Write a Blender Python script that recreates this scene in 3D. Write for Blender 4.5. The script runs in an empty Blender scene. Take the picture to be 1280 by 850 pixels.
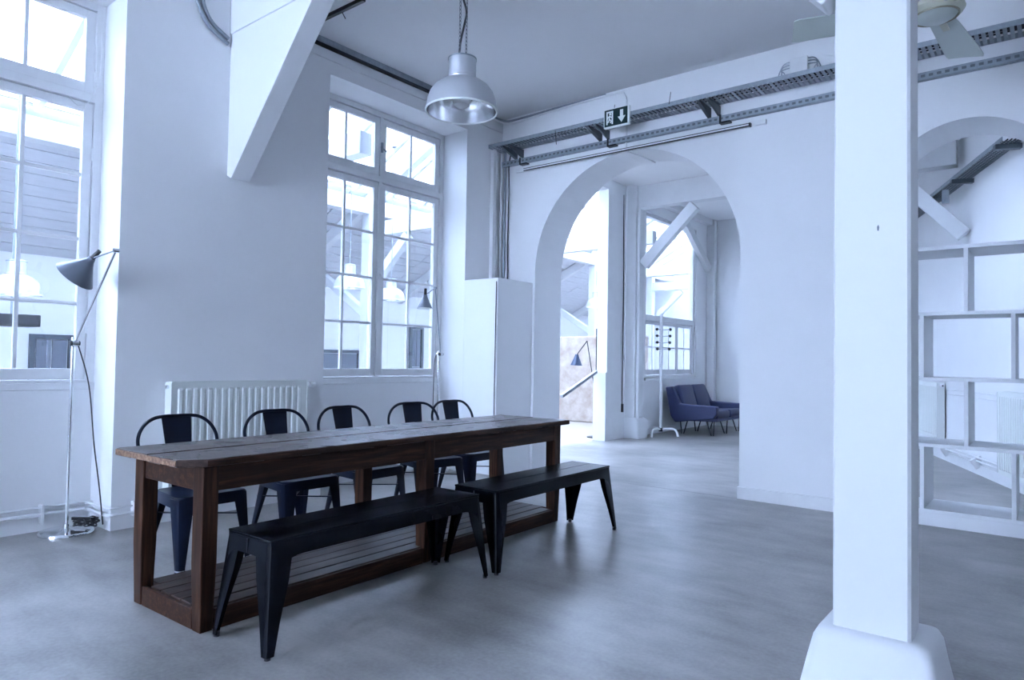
import bpy, bmesh, math, random
from mathutils import Vector, Matrix
random.seed(7)
PI = math.pi
scene = bpy.context.scene
COL = scene.collection

# ------------------------------------------------------------------ camera
YAW, PITCH, ROLL, FPX = 0.669972, 0.029079, 0.01629, 859.97
cam_data = bpy.data.cameras.new('camera')
cam_data.sensor_width = 36.0
cam_data.lens = FPX / 1280.0 * 36.0
cam_data.clip_start, cam_data.clip_end = 0.05, 200
cam = bpy.data.objects.new('camera', cam_data)
COL.objects.link(cam)
fw = Vector((-math.sin(YAW) * math.cos(PITCH), math.cos(YAW) * math.cos(PITCH), math.sin(PITCH)))
r0 = Vector((math.cos(YAW), math.sin(YAW), 0))
u0 = r0.cross(fw)
rt = math.cos(ROLL) * r0 + math.sin(ROLL) * u0
up = -math.sin(ROLL) * r0 + math.cos(ROLL) * u0
M = Matrix.Identity(4)
for i in range(3):
    M[i][0], M[i][1], M[i][2] = rt[i], up[i], -fw[i]
M[2][3] = 1.22
cam.matrix_world = M
scene.camera = cam

# ------------------------------------------------------------------ sky, daylight, exposure
world = bpy.data.worlds.new('sky')
scene.world = world
world.use_nodes = True
bg = world.node_tree.nodes['Background']
bg.inputs[0].default_value = (0.555, 0.70, 1.0, 1)
bg.inputs[1].default_value = 20.0

def area(name, loc, rot, sx, sy, power, col=(0.555, 0.70, 1.0)):
    l = bpy.data.lights.new(name, 'AREA')
    l.shape = 'RECTANGLE'; l.size = sx; l.size_y = sy
    l.energy = power; l.color = col
    o = bpy.data.objects.new(name, l); COL.objects.link(o)
    o.location = loc; o.rotation_euler = rot
    return o
# daylight coming in through the windows of the wall behind the camera
BACKWIN = (-4.1, -2.2)
for wx in BACKWIN:
    area('window_daylight', (wx, -6.9, 2.25), (PI / 2, 0, 0), .92, 2.4, 8)
vs = scene.view_settings
vs.view_transform = 'Standard'
vs.look = 'None'
vs.exposure = 1.38
vs.gamma = 1.0
vs.use_curve_mapping = False

# ------------------------------------------------------------------ materials
MATS = {}
def mat(name, col, rough=0.5, metal=0.0, var=0.0, vscale=6.0, bump=0.0, bscale=60.0, stretch=(1, 1, 1), col2=None, spec=0.5, coat=0.0):
    if name in MATS: return MATS[name]
    m = bpy.data.materials.new(name); m.use_nodes = True
    nt = m.node_tree; N = nt.nodes; L = nt.links
    b = N['Principled BSDF']
    b.inputs['Base Color'].default_value = (*col, 1)
    b.inputs['Roughness'].default_value = rough
    b.inputs['Metallic'].default_value = metal
    b.inputs['Specular IOR Level'].default_value = spec
    b.inputs['Coat Weight'].default_value = coat
    if var or bump or col2:
        tc = N.new('ShaderNodeTexCoord'); mp = N.new('ShaderNodeMapping')
        mp.inputs['Scale'].default_value = stretch
        L.new(tc.outputs['Object'], mp.inputs['Vector'])
        if var or col2:
            n = N.new('ShaderNodeTexNoise'); n.inputs['Scale'].default_value = vscale
            n.inputs['Detail'].default_value = 6; n.inputs['Roughness'].default_value = 0.6
            L.new(mp.outputs[0], n.inputs['Vector'])
            cr = N.new('ShaderNodeValToRGB')
            cr.color_ramp.elements[0].position = 0.3; cr.color_ramp.elements[1].position = 0.7
            c2 = col2 or tuple(c * (1 - var) for c in col)
            cr.color_ramp.elements[0].color = (*c2, 1)
            cr.color_ramp.elements[1].color = (*col, 1)
            L.new(n.outputs['Fac'], cr.inputs[0]); L.new(cr.outputs[0], b.inputs['Base Color'])
        if bump:
            n2 = N.new('ShaderNodeTexNoise'); n2.inputs['Scale'].default_value = bscale
            n2.inputs['Detail'].default_value = 4
            L.new(mp.outputs[0], n2.inputs['Vector'])
            bp = N.new('ShaderNodeBump'); bp.inputs['Strength'].default_value = bump
            bp.inputs['Distance'].default_value = 0.01
            L.new(n2.outputs['Fac'], bp.inputs['Height']); L.new(bp.outputs[0], b.inputs['Normal'])
    MATS[name] = m
    return m

WHITE = mat('white_plaster', (0.88, 0.885, 0.895), 0.75, var=0.04, vscale=1.5, bump=0.08, bscale=25)
CEIL = mat('ceiling_plaster', (0.88, 0.885, 0.895), 0.85, var=0.05, vscale=0.8, bump=0.05, bscale=20)
PILLARM = mat('pillar_paint', (0.76, 0.765, 0.775), 0.6, var=0.03, vscale=2, bump=0.12, bscale=9)
TRIM = mat('white_gloss_paint', (0.84, 0.845, 0.855), 0.4, var=0.06, vscale=9, bump=0.05, bscale=80)
TIMBER = mat('painted_timber', (0.80, 0.81, 0.82), 0.6, var=0.06, vscale=5, bump=0.15, bscale=14, stretch=(1, 1, 1))
RADM = mat('radiator_enamel', (0.80, 0.83, 0.80), 0.35)
CHROME = mat('chrome', (0.75, 0.76, 0.78), 0.12, 1.0)
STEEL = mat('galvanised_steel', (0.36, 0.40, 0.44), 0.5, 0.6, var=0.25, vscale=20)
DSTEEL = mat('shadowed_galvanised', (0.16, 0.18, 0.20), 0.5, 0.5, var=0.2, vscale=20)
ALU = mat('brushed_aluminium', (0.62, 0.63, 0.66), 0.35, 0.7)
ALUIN = mat('reflector_aluminium', (0.85, 0.86, 0.88), 0.18, 1.0)
BLACK = mat('black_plastic', (0.012, 0.013, 0.016), 0.4)
BENCHM = mat('black_lacquered_steel', (0.004, 0.005, 0.008), 0.26, 0.0, var=0.3, vscale=12, spec=0.1)
CHAIRM = mat('navy_black_lacquered_steel', (0.006, 0.009, 0.018), 0.32, 0.0, col2=(0.009, 0.015, 0.036), vscale=5, spec=0.15)
WEAR = mat('bare_steel_foot', (0.45, 0.48, 0.52), 0.4, 0.6)
CREAM = mat('aged_cream_plastic', (0.62, 0.62, 0.50), 0.45)
FANM = mat('fan_enamel', (0.55, 0.60, 0.56), 0.4)
FANRING = mat('fan_brass_ring', (0.34, 0.31, 0.22), 0.4, 0.3)
SOFAM = mat('navy_upholstery', (0.022, 0.03, 0.095), 0.5, var=0.2, vscale=40, bump=0.05, bscale=200)
SHELFM = mat('shelf_white_board', (0.78, 0.79, 0.81), 0.5, var=0.02, vscale=3)
SIGNG = mat('sign_dark_green', (0.006, 0.03, 0.03), 0.3)
SIGNW = mat('sign_white', (0.9, 0.93, 0.9), 0.4)
LAMPBLUE = mat('blue_grey_enamel', (0.05, 0.07, 0.12), 0.3, 0.2)
LAMPGREY = mat('grey_enamel', (0.16, 0.18, 0.22), 0.35, 0.2)
BULB = mat('opal_glass', (0.85, 0.85, 0.85), 0.2)
DARKDOOR = mat('dark_grey_paint', (0.10, 0.12, 0.15), 0.45, var=0.3, vscale=3)
HALLWALL = mat('hall_white_plaster', (0.82, 0.83, 0.84), 0.8, var=0.05, vscale=1.2, bump=0.1, bscale=10)
STONE = mat('whitewashed_stone', (0.58, 0.52, 0.46), 0.85, col2=(0.36, 0.27, 0.21), vscale=4, bump=0.6, bscale=8)
HALLFLOOR = mat('hall_pale_floor', (0.36, 0.31, 0.27), 0.5, var=0.12, vscale=3, stretch=(1, 6, 1))
BOARDM = mat('whitewashed_board', (0.62, 0.64, 0.68), 0.7, var=0.12, vscale=4, stretch=(4, 0.6, 4), bump=0.1, bscale=30)
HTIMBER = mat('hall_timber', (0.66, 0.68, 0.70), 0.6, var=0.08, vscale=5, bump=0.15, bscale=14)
PEDM = mat('pedestal_paint', (0.78, 0.79, 0.80), 0.6, bump=0.15, bscale=10)
JOINT = mat('floor_joint', (0.06, 0.06, 0.065), 0.9)

def wood(name, dark, mid, light, rough, spec=0.5, scale=(22, 1.3, 22)):
    m = bpy.data.materials.new(name); m.use_nodes = True
    nt = m.node_tree; N = nt.nodes; L = nt.links; b = N['Principled BSDF']
    tc = N.new('ShaderNodeTexCoord'); oi = N.new('ShaderNodeObjectInfo')
    va = N.new('ShaderNodeVectorMath'); va.operation = 'MULTIPLY_ADD'
    va.inputs[1].default_value = (1, 1, 1)
    cx = N.new('ShaderNodeCombineXYZ')
    L.new(oi.outputs['Random'], cx.inputs[1]); 
    sc = N.new('ShaderNodeVectorMath'); sc.operation = 'SCALE'; sc.inputs['Scale'].default_value = 30
    L.new(cx.outputs[0], sc.inputs[0])
    L.new(tc.outputs['Object'], va.inputs[0]); L.new(sc.outputs[0], va.inputs[2])
    mp = N.new('ShaderNodeMapping'); mp.inputs['Scale'].default_value = scale
    L.new(va.outputs[0], mp.inputs['Vector'])
    n = N.new('ShaderNodeTexNoise'); n.inputs['Scale'].default_value = 2.2; n.inputs['Detail'].default_value = 8
    n.inputs['Roughness'].default_value = 0.65; n.inputs['Distortion'].default_value = 0.4
    L.new(mp.outputs[0], n.inputs['Vector'])
    cr = N.new('ShaderNodeValToRGB'); e = cr.color_ramp.elements
    e[0].position = 0.3; e[0].color = (*dark, 1); e[1].position = 0.72; e[1].color = (*light, 1)
    k = e.new(0.5); k.color = (*mid, 1)
    L.new(n.outputs['Fac'], cr.inputs[0])
    L.new(cr.outputs[0], b.inputs['Base Color'])
    n2 = N.new('ShaderNodeTexNoise'); n2.inputs['Scale'].default_value = 5
    L.new(tc.outputs['Object'], n2.inputs['Vector'])
    mr = N.new('ShaderNodeMapRange'); mr.inputs['To Min'].default_value = rough - 0.08; mr.inputs['To Max'].default_value = rough + 0.12
    L.new(n2.outputs['Fac'], mr.inputs['Value']); L.new(mr.outputs[0], b.inputs['Roughness'])
    bp = N.new('ShaderNodeBump'); bp.inputs['Strength'].default_value = 0.12; bp.inputs['Distance'].default_value = 0.003
    L.new(n.outputs['Fac'], bp.inputs['Height']); L.new(bp.outputs[0], b.inputs['Normal'])
    b.inputs['Specular IOR Level'].default_value = spec
    return m
WOODTOP = wood('worn_oak_top', (0.022, 0.013, 0.010), (0.055, 0.032, 0.025), (0.11, 0.068, 0.052), 0.26)
WOODLEG = wood('dark_oak', (0.013, 0.005, 0.003), (0.036, 0.014, 0.007), (0.10, 0.042, 0.020), 0.5, 0.2)
WOODV = wood('dark_oak_upright', (0.013, 0.005, 0.003), (0.036, 0.014, 0.007), (0.10, 0.042, 0.020), 0.5, 0.2, (18, 18, 1.2))
WOODSHELF = wood('scuffed_oak_shelf', (0.016, 0.008, 0.006), (0.038, 0.021, 0.015), (0.085, 0.05, 0.037), 0.4, 0.3)
WOODEDGE = wood('bare_worn_wood', (0.06, 0.03, 0.02), (0.22, 0.12, 0.07), (0.45, 0.30, 0.19), 0.6)

def concrete():
    m = bpy.data.materials.new('polished_concrete'); m.use_nodes = True
    nt = m.node_tree; N = nt.nodes; L = nt.links; b = N['Principled BSDF']
    tc = N.new('ShaderNodeTexCoord')
    n1 = N.new('ShaderNodeTexNoise'); n1.inputs['Scale'].default_value = 0.9; n1.inputs['Detail'].default_value = 7; n1.inputs['Roughness'].default_value = 0.62
    n2 = N.new('ShaderNodeTexNoise'); n2.inputs['Scale'].default_value = 55; n2.inputs['Detail'].default_value = 3
    mp = N.new('ShaderNodeMapping'); mp.inputs['Scale'].default_value = (1.0, 3.2, 1)
    mp.inputs['Rotation'].default_value = (0, 0, 0.25)
    n3 = N.new('ShaderNodeTexNoise'); n3.inputs['Scale'].default_value = 2.4; n3.inputs['Detail'].default_value = 6
    for n in (n1, n2): L.new(tc.outputs['Object'], n.inputs['Vector'])
    L.new(tc.outputs['Object'], mp.inputs['Vector']); L.new(mp.outputs[0], n3.inputs['Vector'])
    cr = N.new('ShaderNodeValToRGB'); e = cr.color_ramp.elements
    e[0].position = 0.38; e[0].color = (0.13, 0.125, 0.118, 1); e[1].position = 0.63; e[1].color = (0.38, 0.365, 0.35, 1)
    mix = N.new('ShaderNodeMath'); mix.operation = 'ADD'
    m1 = N.new('ShaderNodeMath'); m1.operation = 'MULTIPLY'; m1.inputs[1].default_value = 0.62
    m3 = N.new('ShaderNodeMath'); m3.operation = 'MULTIPLY'; m3.inputs[1].default_value = 0.28
    m2 = N.new('ShaderNodeMath'); m2.operation = 'MULTIPLY_ADD'; m2.inputs[1].default_value = 0.14
    L.new(n1.outputs['Fac'], m1.inputs[0]); L.new(n3.outputs['Fac'], m3.inputs[0]); L.new(n2.outputs['Fac'], m2.inputs[0])
    L.new(m1.outputs[0], mix.inputs[0]); L.new(m3.outputs[0], mix.inputs[1]); L.new(mix.outputs[0], m2.inputs[2])
    L.new(m2.outputs[0], cr.inputs[0]); L.new(cr.outputs[0], b.inputs['Base Color'])
    mr = N.new('ShaderNodeMapRange'); mr.inputs['To Min'].default_value = 0.26; mr.inputs['To Max'].default_value = 0.46
    b.inputs['Specular IOR Level'].default_value = 0.75
    L.new(n3.outputs['Fac'], mr.inputs['Value']); L.new(mr.outputs[0], b.inputs['Roughness'])
    bp = N.new('ShaderNodeBump'); bp.inputs['Strength'].default_value = 0.06; bp.inputs['Distance'].default_value = 0.01
    L.new(n2.outputs['Fac'], bp.inputs['Height']); L.new(bp.outputs[0], b.inputs['Normal'])
    return m
CONC = concrete()

def glass(name='window_glass', tint=(0.96, 0.97, 0.98)):
    m = bpy.data.materials.new(name); m.use_nodes = True
    nt = m.node_tree; N = nt.nodes; L = nt.links
    out = N['Material Output']; N.remove(N['Principled BSDF'])
    tr = N.new('ShaderNodeBsdfTransparent'); gl = N.new('ShaderNodeBsdfGlossy'); gl.inputs['Roughness'].default_value = 0.02
    tr.inputs[0].default_value = (*tint, 1)
    lw = N.new('ShaderNodeLayerWeight'); lw.inputs['Blend'].default_value = 0.5
    pw = N.new('ShaderNodeMath'); pw.operation = 'POWER'; pw.inputs[1].default_value = 4
    fr = N.new('ShaderNodeMapRange'); fr.inputs['To Min'].default_value = 0.05; fr.inputs['To Max'].default_value = 0.9
    L.new(lw.outputs['Facing'], pw.inputs[0]); L.new(pw.outputs[0], fr.inputs['Value'])
    mx = N.new('ShaderNodeMixShader')
    L.new(fr.outputs[0], mx.inputs[0]); L.new(tr.outputs[0], mx.inputs[1]); L.new(gl.outputs[0], mx.inputs[2])
    L.new(mx.outputs[0], out.inputs[0])
    return m
GLASS = glass()
ROOFGLASS = glass('dimming_roof_glass', (0.62, 0.63, 0.64))   # tint added to dim the hall daylight, counted on two faces per pane

# ------------------------------------------------------------------ mesh helpers
class MB:
    def __init__(s): s.v = []; s.f = []
    def add(s, vs_, fs):
        o = len(s.v); s.v += [tuple(v) for v in vs_]; s.f += [tuple(i + o for i in f) for f in fs]; return s
    def box(s, x0, x1, y0, y1, z0, z1):
        x0, x1 = min(x0, x1), max(x0, x1); y0, y1 = min(y0, y1), max(y0, y1); z0, z1 = min(z0, z1), max(z0, z1)
        return s.add([(x0, y0, z0), (x1, y0, z0), (x1, y1, z0), (x0, y1, z0), (x0, y0, z1), (x1, y0, z1), (x1, y1, z1), (x0, y1, z1)],
                     [(0, 3, 2, 1), (4, 5, 6, 7), (0, 1, 5, 4), (1, 2, 6, 5), (2, 3, 7, 6), (3, 0, 4, 7)])
    def bar(s, a, b, w, h, upv=(0, 0, 1)):
        a, b = Vector(a), Vector(b); d = (b - a).normalized(); u = Vector(upv)
        sd = d.cross(u)
        if sd.length < 1e-4: sd = d.cross(Vector((1, 0, 0)))
        sd.normalize(); u = sd.cross(d).normalized()
        P = []
        for p in (a, b):
            for i, j in ((-1, -1), (1, -1), (1, 1), (-1, 1)): P.append(p + sd * (i * w / 2) + u * (j * h / 2))
        return s.add(P, [(0, 3, 2, 1), (4, 5, 6, 7), (0, 1, 5, 4), (1, 2, 6, 5), (2, 3, 7, 6), (3, 0, 4, 7)])
    def loft(s, loops, c0=True, c1=True, close=True):
        n = len(loops[0]); V = [p for l in loops for p in l]; F = []
        for k in range(len(loops) - 1):
            for i in range(n if close else n - 1):
                j = (i + 1) % n
                F.append((k * n + i, k * n + j, (k + 1) * n + j, (k + 1) * n + i))
        if c0: F.append(tuple(reversed(range(n))))
        if c1: F.append(tuple((len(loops) - 1) * n + i for i in range(n)))
        return s.add(V, F)
    def tube(s, pts, r, n=8, cap=True):
        pts = [Vector(p) for p in pts]
        rs = r if isinstance(r, (list, tuple)) else [r] * len(pts)
        loops = []; nrm = None
        for i, p in enumerate(pts):
            d = (pts[min(i + 1, len(pts) - 1)] - pts[max(i - 1, 0)]).normalized()
            if nrm is None:
                nrm = d.orthogonal().normalized()
            else:
                nrm = (nrm - d * nrm.dot(d))
                nrm = nrm.normalized() if nrm.length > 1e-6 else d.orthogonal().normalized()
            b = d.cross(nrm)
            loops.append([p + (nrm * math.cos(2 * PI * k / n) + b * math.sin(2 * PI * k / n)) * rs[i] for k in range(n)])
        return s.loft(loops, cap, cap)
    def lathe(s, prof, n=24, c=(0, 0, 0), c0=False, c1=False, sy=1.0):
        return s.loft([[(c[0] + r * math.cos(2 * PI * k / n), c[1] + sy * r * math.sin(2 * PI * k / n), c[2] + z) for k in range(n)] for r, z in prof], c0, c1)
    def prism(s, poly, fn, t0, t1):
        n = len(poly)
        V = [fn(p, t0) for p in poly] + [fn(p, t1) for p in poly]
        F = [tuple(range(n)), tuple(reversed(range(n, 2 * n)))] + [(i, i + n, (i + 1) % n + n, (i + 1) % n) for i in range(n)]
        return s.add(V, F)
    def xf(s, mtx, start=0):
        for i in range(start, len(s.v)): s.v[i] = tuple(mtx @ Vector(s.v[i]))
        return s
    def mesh(s, name):
        me = bpy.data.meshes.new(name); me.from_pydata(s.v, [], s.f); me.update()
        bm = bmesh.new(); bm.from_mesh(me)
        bmesh.ops.recalc_face_normals(bm, faces=bm.faces)
        bm.to_mesh(me); bm.free()
        return me
    def build(s, name, m, parent=None, smooth=False, bevel=0, bseg=2, label=None, angle=40):
        me = s.mesh(name); me.materials.append(m)
        o = bpy.data.objects.new(name, me); COL.objects.link(o)
        if parent is not None: o.parent = parent
        if smooth:
            me.polygons.foreach_set('use_smooth', [True] * len(me.polygons))
            me.set_sharp_from_angle(angle=math.radians(angle))
        if bevel:
            b = o.modifiers.new('bevel', 'BEVEL'); b.width = bevel; b.segments = bseg; b.limit_method = 'ANGLE'; b.angle_limit = math.radians(50)
        if label: o['label'] = label
        return o

def inst(name, me, parent, loc=(0, 0, 0), rot=None):
    o = bpy.data.objects.new(name, me); COL.objects.link(o); o.parent = parent; o.location = loc
    if rot: o.rotation_euler = rot
    return o
def root(name, label=None, cat=None, loc=(0, 0, 0), rz=0, group=None, kind=None):
    o = bpy.data.objects.new(name, None); COL.objects.link(o)
    o.location = loc; o.rotation_euler = (0, 0, rz); o.empty_display_size = 0.1
    return tag(o, label, cat, group, kind)
def tag(o, label=None, cat=None, group=None, kind=None):
    if label: o['label'] = label
    if cat: o['category'] = cat
    if group: o['group'] = group
    if kind: o['kind'] = kind
    return o
def struct(o, label=None, cat=None): return tag(o, label, cat, kind='structure')
def copy_tree(o, parent=None):
    c = o.copy(); COL.objects.link(c); c.parent = parent
    for ch in list(o.children): copy_tree(ch, c)
    return c
def catmull(P, k=6, closed=False):
    P = [Vector(p) for p in P]; out = []
    n = len(P)
    for i in range(n - 1):
        p0, p1, p2, p3 = P[max(i - 1, 0)], P[i], P[i + 1], P[min(i + 2, n - 1)]
        for j in range(k):
            t = j / k
            out.append(0.5 * ((2 * p1) + (-p0 + p2) * t + (2 * p0 - 5 * p1 + 4 * p2 - p3) * t * t + (-p0 + 3 * p1 - 3 * p2 + p3) * t ** 3))
    out.append(P[-1]); return out
def rrect(w, d, r, z, cx=0, cy=0, k=5):
    out = []
    for sx, sy, a0 in ((1, 1, 0), (-1, 1, PI / 2), (-1, -1, PI), (1, -1, 3 * PI / 2)):
        for i in range(k):
            a = a0 + (PI / 2) * i / (k - 1)
            out.append((cx + sx * (w / 2 - r) + r * math.cos(a), cy + sy * (d / 2 - r) + r * math.sin(a), z))
    return out

# ------------------------------------------------------------------ room dimensions
XL = -5.10      # left wall face
XB = -5.45      # face under the windows (recess)
YA0, YA1 = 6.20, 6.72   # arch wall front / back
ZC = 4.04
XR, YB = 4.0, -6.5
RECESS = ((-3.30, -1.46), (0.19, 2.03), (3.75, 5.585))  # first recess is unseen, added so its window lets in more hall light
ZR = 3.76       # recess head
ZS = 1.01       # window bottom
YF = 13.2       # far wall of the back room

# ------------------------------------------------------------------ floors, ceilings
struct(MB().box(-5.62, XR + .3, YB - .3, 6.188, -.12, 0).build('floor', CONC), 'grey polished concrete floor', 'floor')
struct(MB().box(-5.57, 3.0, 6.194, YF + .3, -.12, 0).build('floor', CONC), 'grey concrete floor of the room beyond the arch', 'floor')
struct(MB().box(-5.62, XR, 6.1, 6.3, -.2, -.10).build('trim_1', JOINT), 'dark joint in the concrete floor at the arch', 'joint')
struct(MB().box(-13.0, -5.575, -5.2, 20.2, -.12, -.004).build('floor', HALLFLOOR), 'pale floor of the glass-roofed hall', 'floor')
struct(MB().box(-5.62, XR + .3, YB - .3, YA1, ZC, ZC + .15).build('ceiling', CEIL), 'white plaster ceiling over the long table', 'ceiling')
struct(MB().box(-5.62, -2.6, YA1 - .02, YF + .3, 4.06, 4.2).box(-1.6, 3.0, YA1 - .02, YF + .3, 4.06, 4.2).box(-2.6, -1.6, YA1 - .02, 7.5, 4.06, 4.2).box(-2.6, -1.6, 8.5, YF + .3, 4.06, 4.2).build('ceiling', WHITE), 'white ceiling of the room beyond the arch', 'ceiling')

# ------------------------------------------------------------------ walls
w = MB()
ys = [YB - .3] + [v for q in RECESS for v in q] + [YA1]
for k in range(0, len(ys), 2): w.box(-5.62, XL, ys[k], ys[k + 1], 0, ZC)
for a, b in RECESS:
    w.box(-5.62, XL, a, b, ZR, ZC)
    w.box(-5.62, XB, a, b, 0, ZS)
struct(w.build('wall_left', WHITE), 'white plaster wall with deep window recesses', 'wall')

ARCHES = ((-3.43, 1.167, 2.215), (-0.535, 0.595, 2.525))   # centre x, radius, spring height
def arch_wall(x0, x1, arches, y0, y1, zt, n=40):
    m = MB(); x = x0
    def quadcol(xa, xb, za, zb):
        m.add([(xa, y0, za), (xb, y0, zb), (xb, y0, zt), (xa, y0, zt)], [(0, 1, 2, 3)])
        m.add([(xa, y1, za), (xb, y1, zb), (xb, y1, zt), (xa, y1, zt)], [(3, 2, 1, 0)])
        m.add([(xa, y0, za), (xb, y0, zb), (xb, y1, zb), (xa, y1, za)], [(0, 3, 2, 1)])
    for cx, r, zs in arches:
        m.box(x, cx - r, y0, y1, 0, zt)
        prev = (cx - r, zs)
        for i in range(1, n + 1):
            a = PI - PI * i / n
            q = (cx + r * math.cos(a), zs + r * math.sin(a))
            quadcol(prev[0], q[0], prev[1], q[1]); prev = q
        x = cx + r
    m.box(x, x1, y0, y1, 0, zt)
    return m
aw = arch_wall(-5.10, XR + .3, ARCHES, YA0, YA1, ZC)
me_o = aw.build('wall_front', WHITE)
struct(me_o, 'white plaster wall pierced by a large round arch', 'wall')
# baseboards of the arch wall
bb = MB()
bb.box(-2.263 - .012, -1.13, YA0 - .022, YA0, 0, .11); bb.box(.06, XR, YA0 - .022, YA0, 0, .11)
bb.box(-2.275, -2.263, YA0 - .022, YA1, 0, .11)
struct(bb.build('baseboard_front', TRIM, bevel=.004), 'white painted skirting along the arch wall', 'baseboard')

# wall behind the camera with three tall windows, and the wall to the right
w = MB(); xs = [-5.1]
for wx in BACKWIN: xs += [wx - .46, wx + .46]
xs.append(XR)
for i in range(0, len(xs), 2): w.box(xs[i], xs[i + 1], YB - .3, YB, 0, ZC)
for i in range(1, len(xs) - 1, 2):
    w.box(xs[i], xs[i + 1], YB - .3, YB, 0, 1.0); w.box(xs[i], xs[i + 1], YB - .3, YB, 3.5, ZC)
struct(w.build('wall_back', WHITE), 'white wall with tall windows behind the viewpoint', 'wall')
struct(MB().box(XR, XR + .3, YB - .3, YA0, 0, ZC).build('wall_right', WHITE), 'plain white side wall opposite the windows', 'wall')

# boxed-in corner beside the arch
bx = root('wall_boxing', 'waist-high to head-high white boxed-in corner beside the big arch'.replace('waist-high to head-high ', 'tall '), 'boxing', (-5.0, 5.9, 0))
o = MB().box(-5.44 + 5.0, -4.626 + 5.0, 5.587 - 5.9, 6.199 - 5.9, 0, 2.09).build('casing', WHITE, bx, bevel=.006)
MB().tube([(.355, -.318, .02), (.352, -.320, .9), (.356, -.318, 2.05)], .005, 6).build('crack_cable', BLACK, bx, label='thin dark cable down the casing corner')

# ------------------------------------------------------------------ back room walls
SA = Vector((-2.14, 13.2, 0)); SD = Vector((0.364, -0.9314, 0)); SN = Vector((-0.9314, -0.364, 0))   # slanted wall, facing SN
def spt(t, off, z): return SA + SD * t + SN * off + Vector((0, 0, z))
w = MB(); w.box(-5.62, -1.9, YF, YF + .3, 0, 4.06)
struct(w.build('wall_far', WHITE), 'white end wall behind the navy sofa', 'wall')
w = MB()
L_ = 7.15
for a, b, z0, z1 in ((-.2, L_, 0, 4.06),):
    P = [spt(a, 0, z0), spt(b, 0, z0), spt(b, -.25, z0), spt(a, -.25, z0)]
    Q = [p + Vector((0, 0, z1 - z0)) for p in P]
    w.add(P + Q, [(0, 3, 2, 1), (4, 5, 6, 7), (0, 1, 5, 4), (1, 2, 6, 5), (2, 3, 7, 6), (3, 0, 4, 7)])
struct(w.build('wall_slanted', WHITE), 'slanted white wall carrying two radiators, seen through the open shelves', 'wall')
w = MB()
P = [spt(-.2, .018, 0), spt(6.9, .018, 0), spt(6.9, 0, 0), spt(-.2, 0, 0)]
w.add(P + [p + Vector((0, 0, .12)) for p in P], [(0, 3, 2, 1), (4, 5, 6, 7), (0, 1, 5, 4), (1, 2, 6, 5), (2, 3, 7, 6), (3, 0, 4, 7)])
struct(w.build('baseboard_slanted', TRIM), 'white skirting of the slanted wall', 'baseboard')
# window-side wall of the back room with a wide opening (10.48-12.55) above a parapet
w = MB()
w.box(-5.60, -5.44, 10.15, 10.48, 0, 4.06); w.box(-5.60, -5.44, 12.55, YF, 0, 4.06)
w.box(-5.60, -5.44, 10.48, 12.55, 0, .95); w.box(-5.60, -5.44, 10.48, 12.55, 3.78, 4.06)
struct(w.build('wall_side', WHITE), 'white wall below and around the window behind the navy sofa', 'wall')
struct(MB().box(-5.6, -5.44, 6.72, 9.228, 3.9, 4.058).build('trim_2', TIMBER), 'white lintel over the opening to the hall', 'lintel')
struct(MB().box(-5.44, -5.425, 10.48, YF, 0, .1).box(-5.425, -2.3, YF - .015, YF, 0, .1).build('baseboard_side', TRIM), 'white skirting behind the navy sofa', 'baseboard')

# ------------------------------------------------------------------ windows of the main room
PANE_CACHE = {}
def pane_mesh(w_, h_):
    k = (round(w_, 3), round(h_, 3))
    if k not in PANE_CACHE:
        me = MB().box(-.002, .002, 0, k[0], 0, k[1]).mesh('pane'); me.materials.append(GLASS); PANE_CACHE[k] = me
    return PANE_CACHE[k]
def sash(parent, y0, y1, z0, z1, cols, rows, x=0.0, st=.06, mun=.024, bot=.075):
    """one sash in the x=const plane; rows/cols are inner divisions; coordinates local to the window root"""
    m = MB()
    m.box(x - .025, x + .02, y0, y0 + st, z0, z1); m.box(x - .025, x + .02, y1 - st, y1, z0, z1)
    m.box(x - .025, x + .02, y0 + st, y1 - st, z0, z0 + bot); m.box(x - .025, x + .02, y0 + st, y1 - st, z1 - st, z1)
    o = m.build('sash', TRIM, parent, bevel=.003)
    gy0, gy1, gz0, gz1 = y0 + st, y1 - st, z0 + bot, z1 - st
    mm = MB()
    for i in range(1, cols):
        yy = gy0 + (gy1 - gy0) * i / cols; mm.box(x - .016, x + .012, yy - mun / 2, yy + mun / 2, gz0, gz1)
    for j in range(1, rows):
        zz = gz0 + (gz1 - gz0) * j / rows; mm.box(x - .016, x + .010, gy0, gy1, zz - mun / 2, zz + mun / 2)
    mm.build('glazing_bars', TRIM, o)
    me = pane_mesh((gy1 - gy0) / cols, (gz1 - gz0) / rows)
    for i in range(cols):
        for j in range(rows):
            inst('pane', me, o, (x - .004, gy0 + (gy1 - gy0) * i / cols, gz0 + (gz1 - gz0) * j / rows))
    return o
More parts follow.
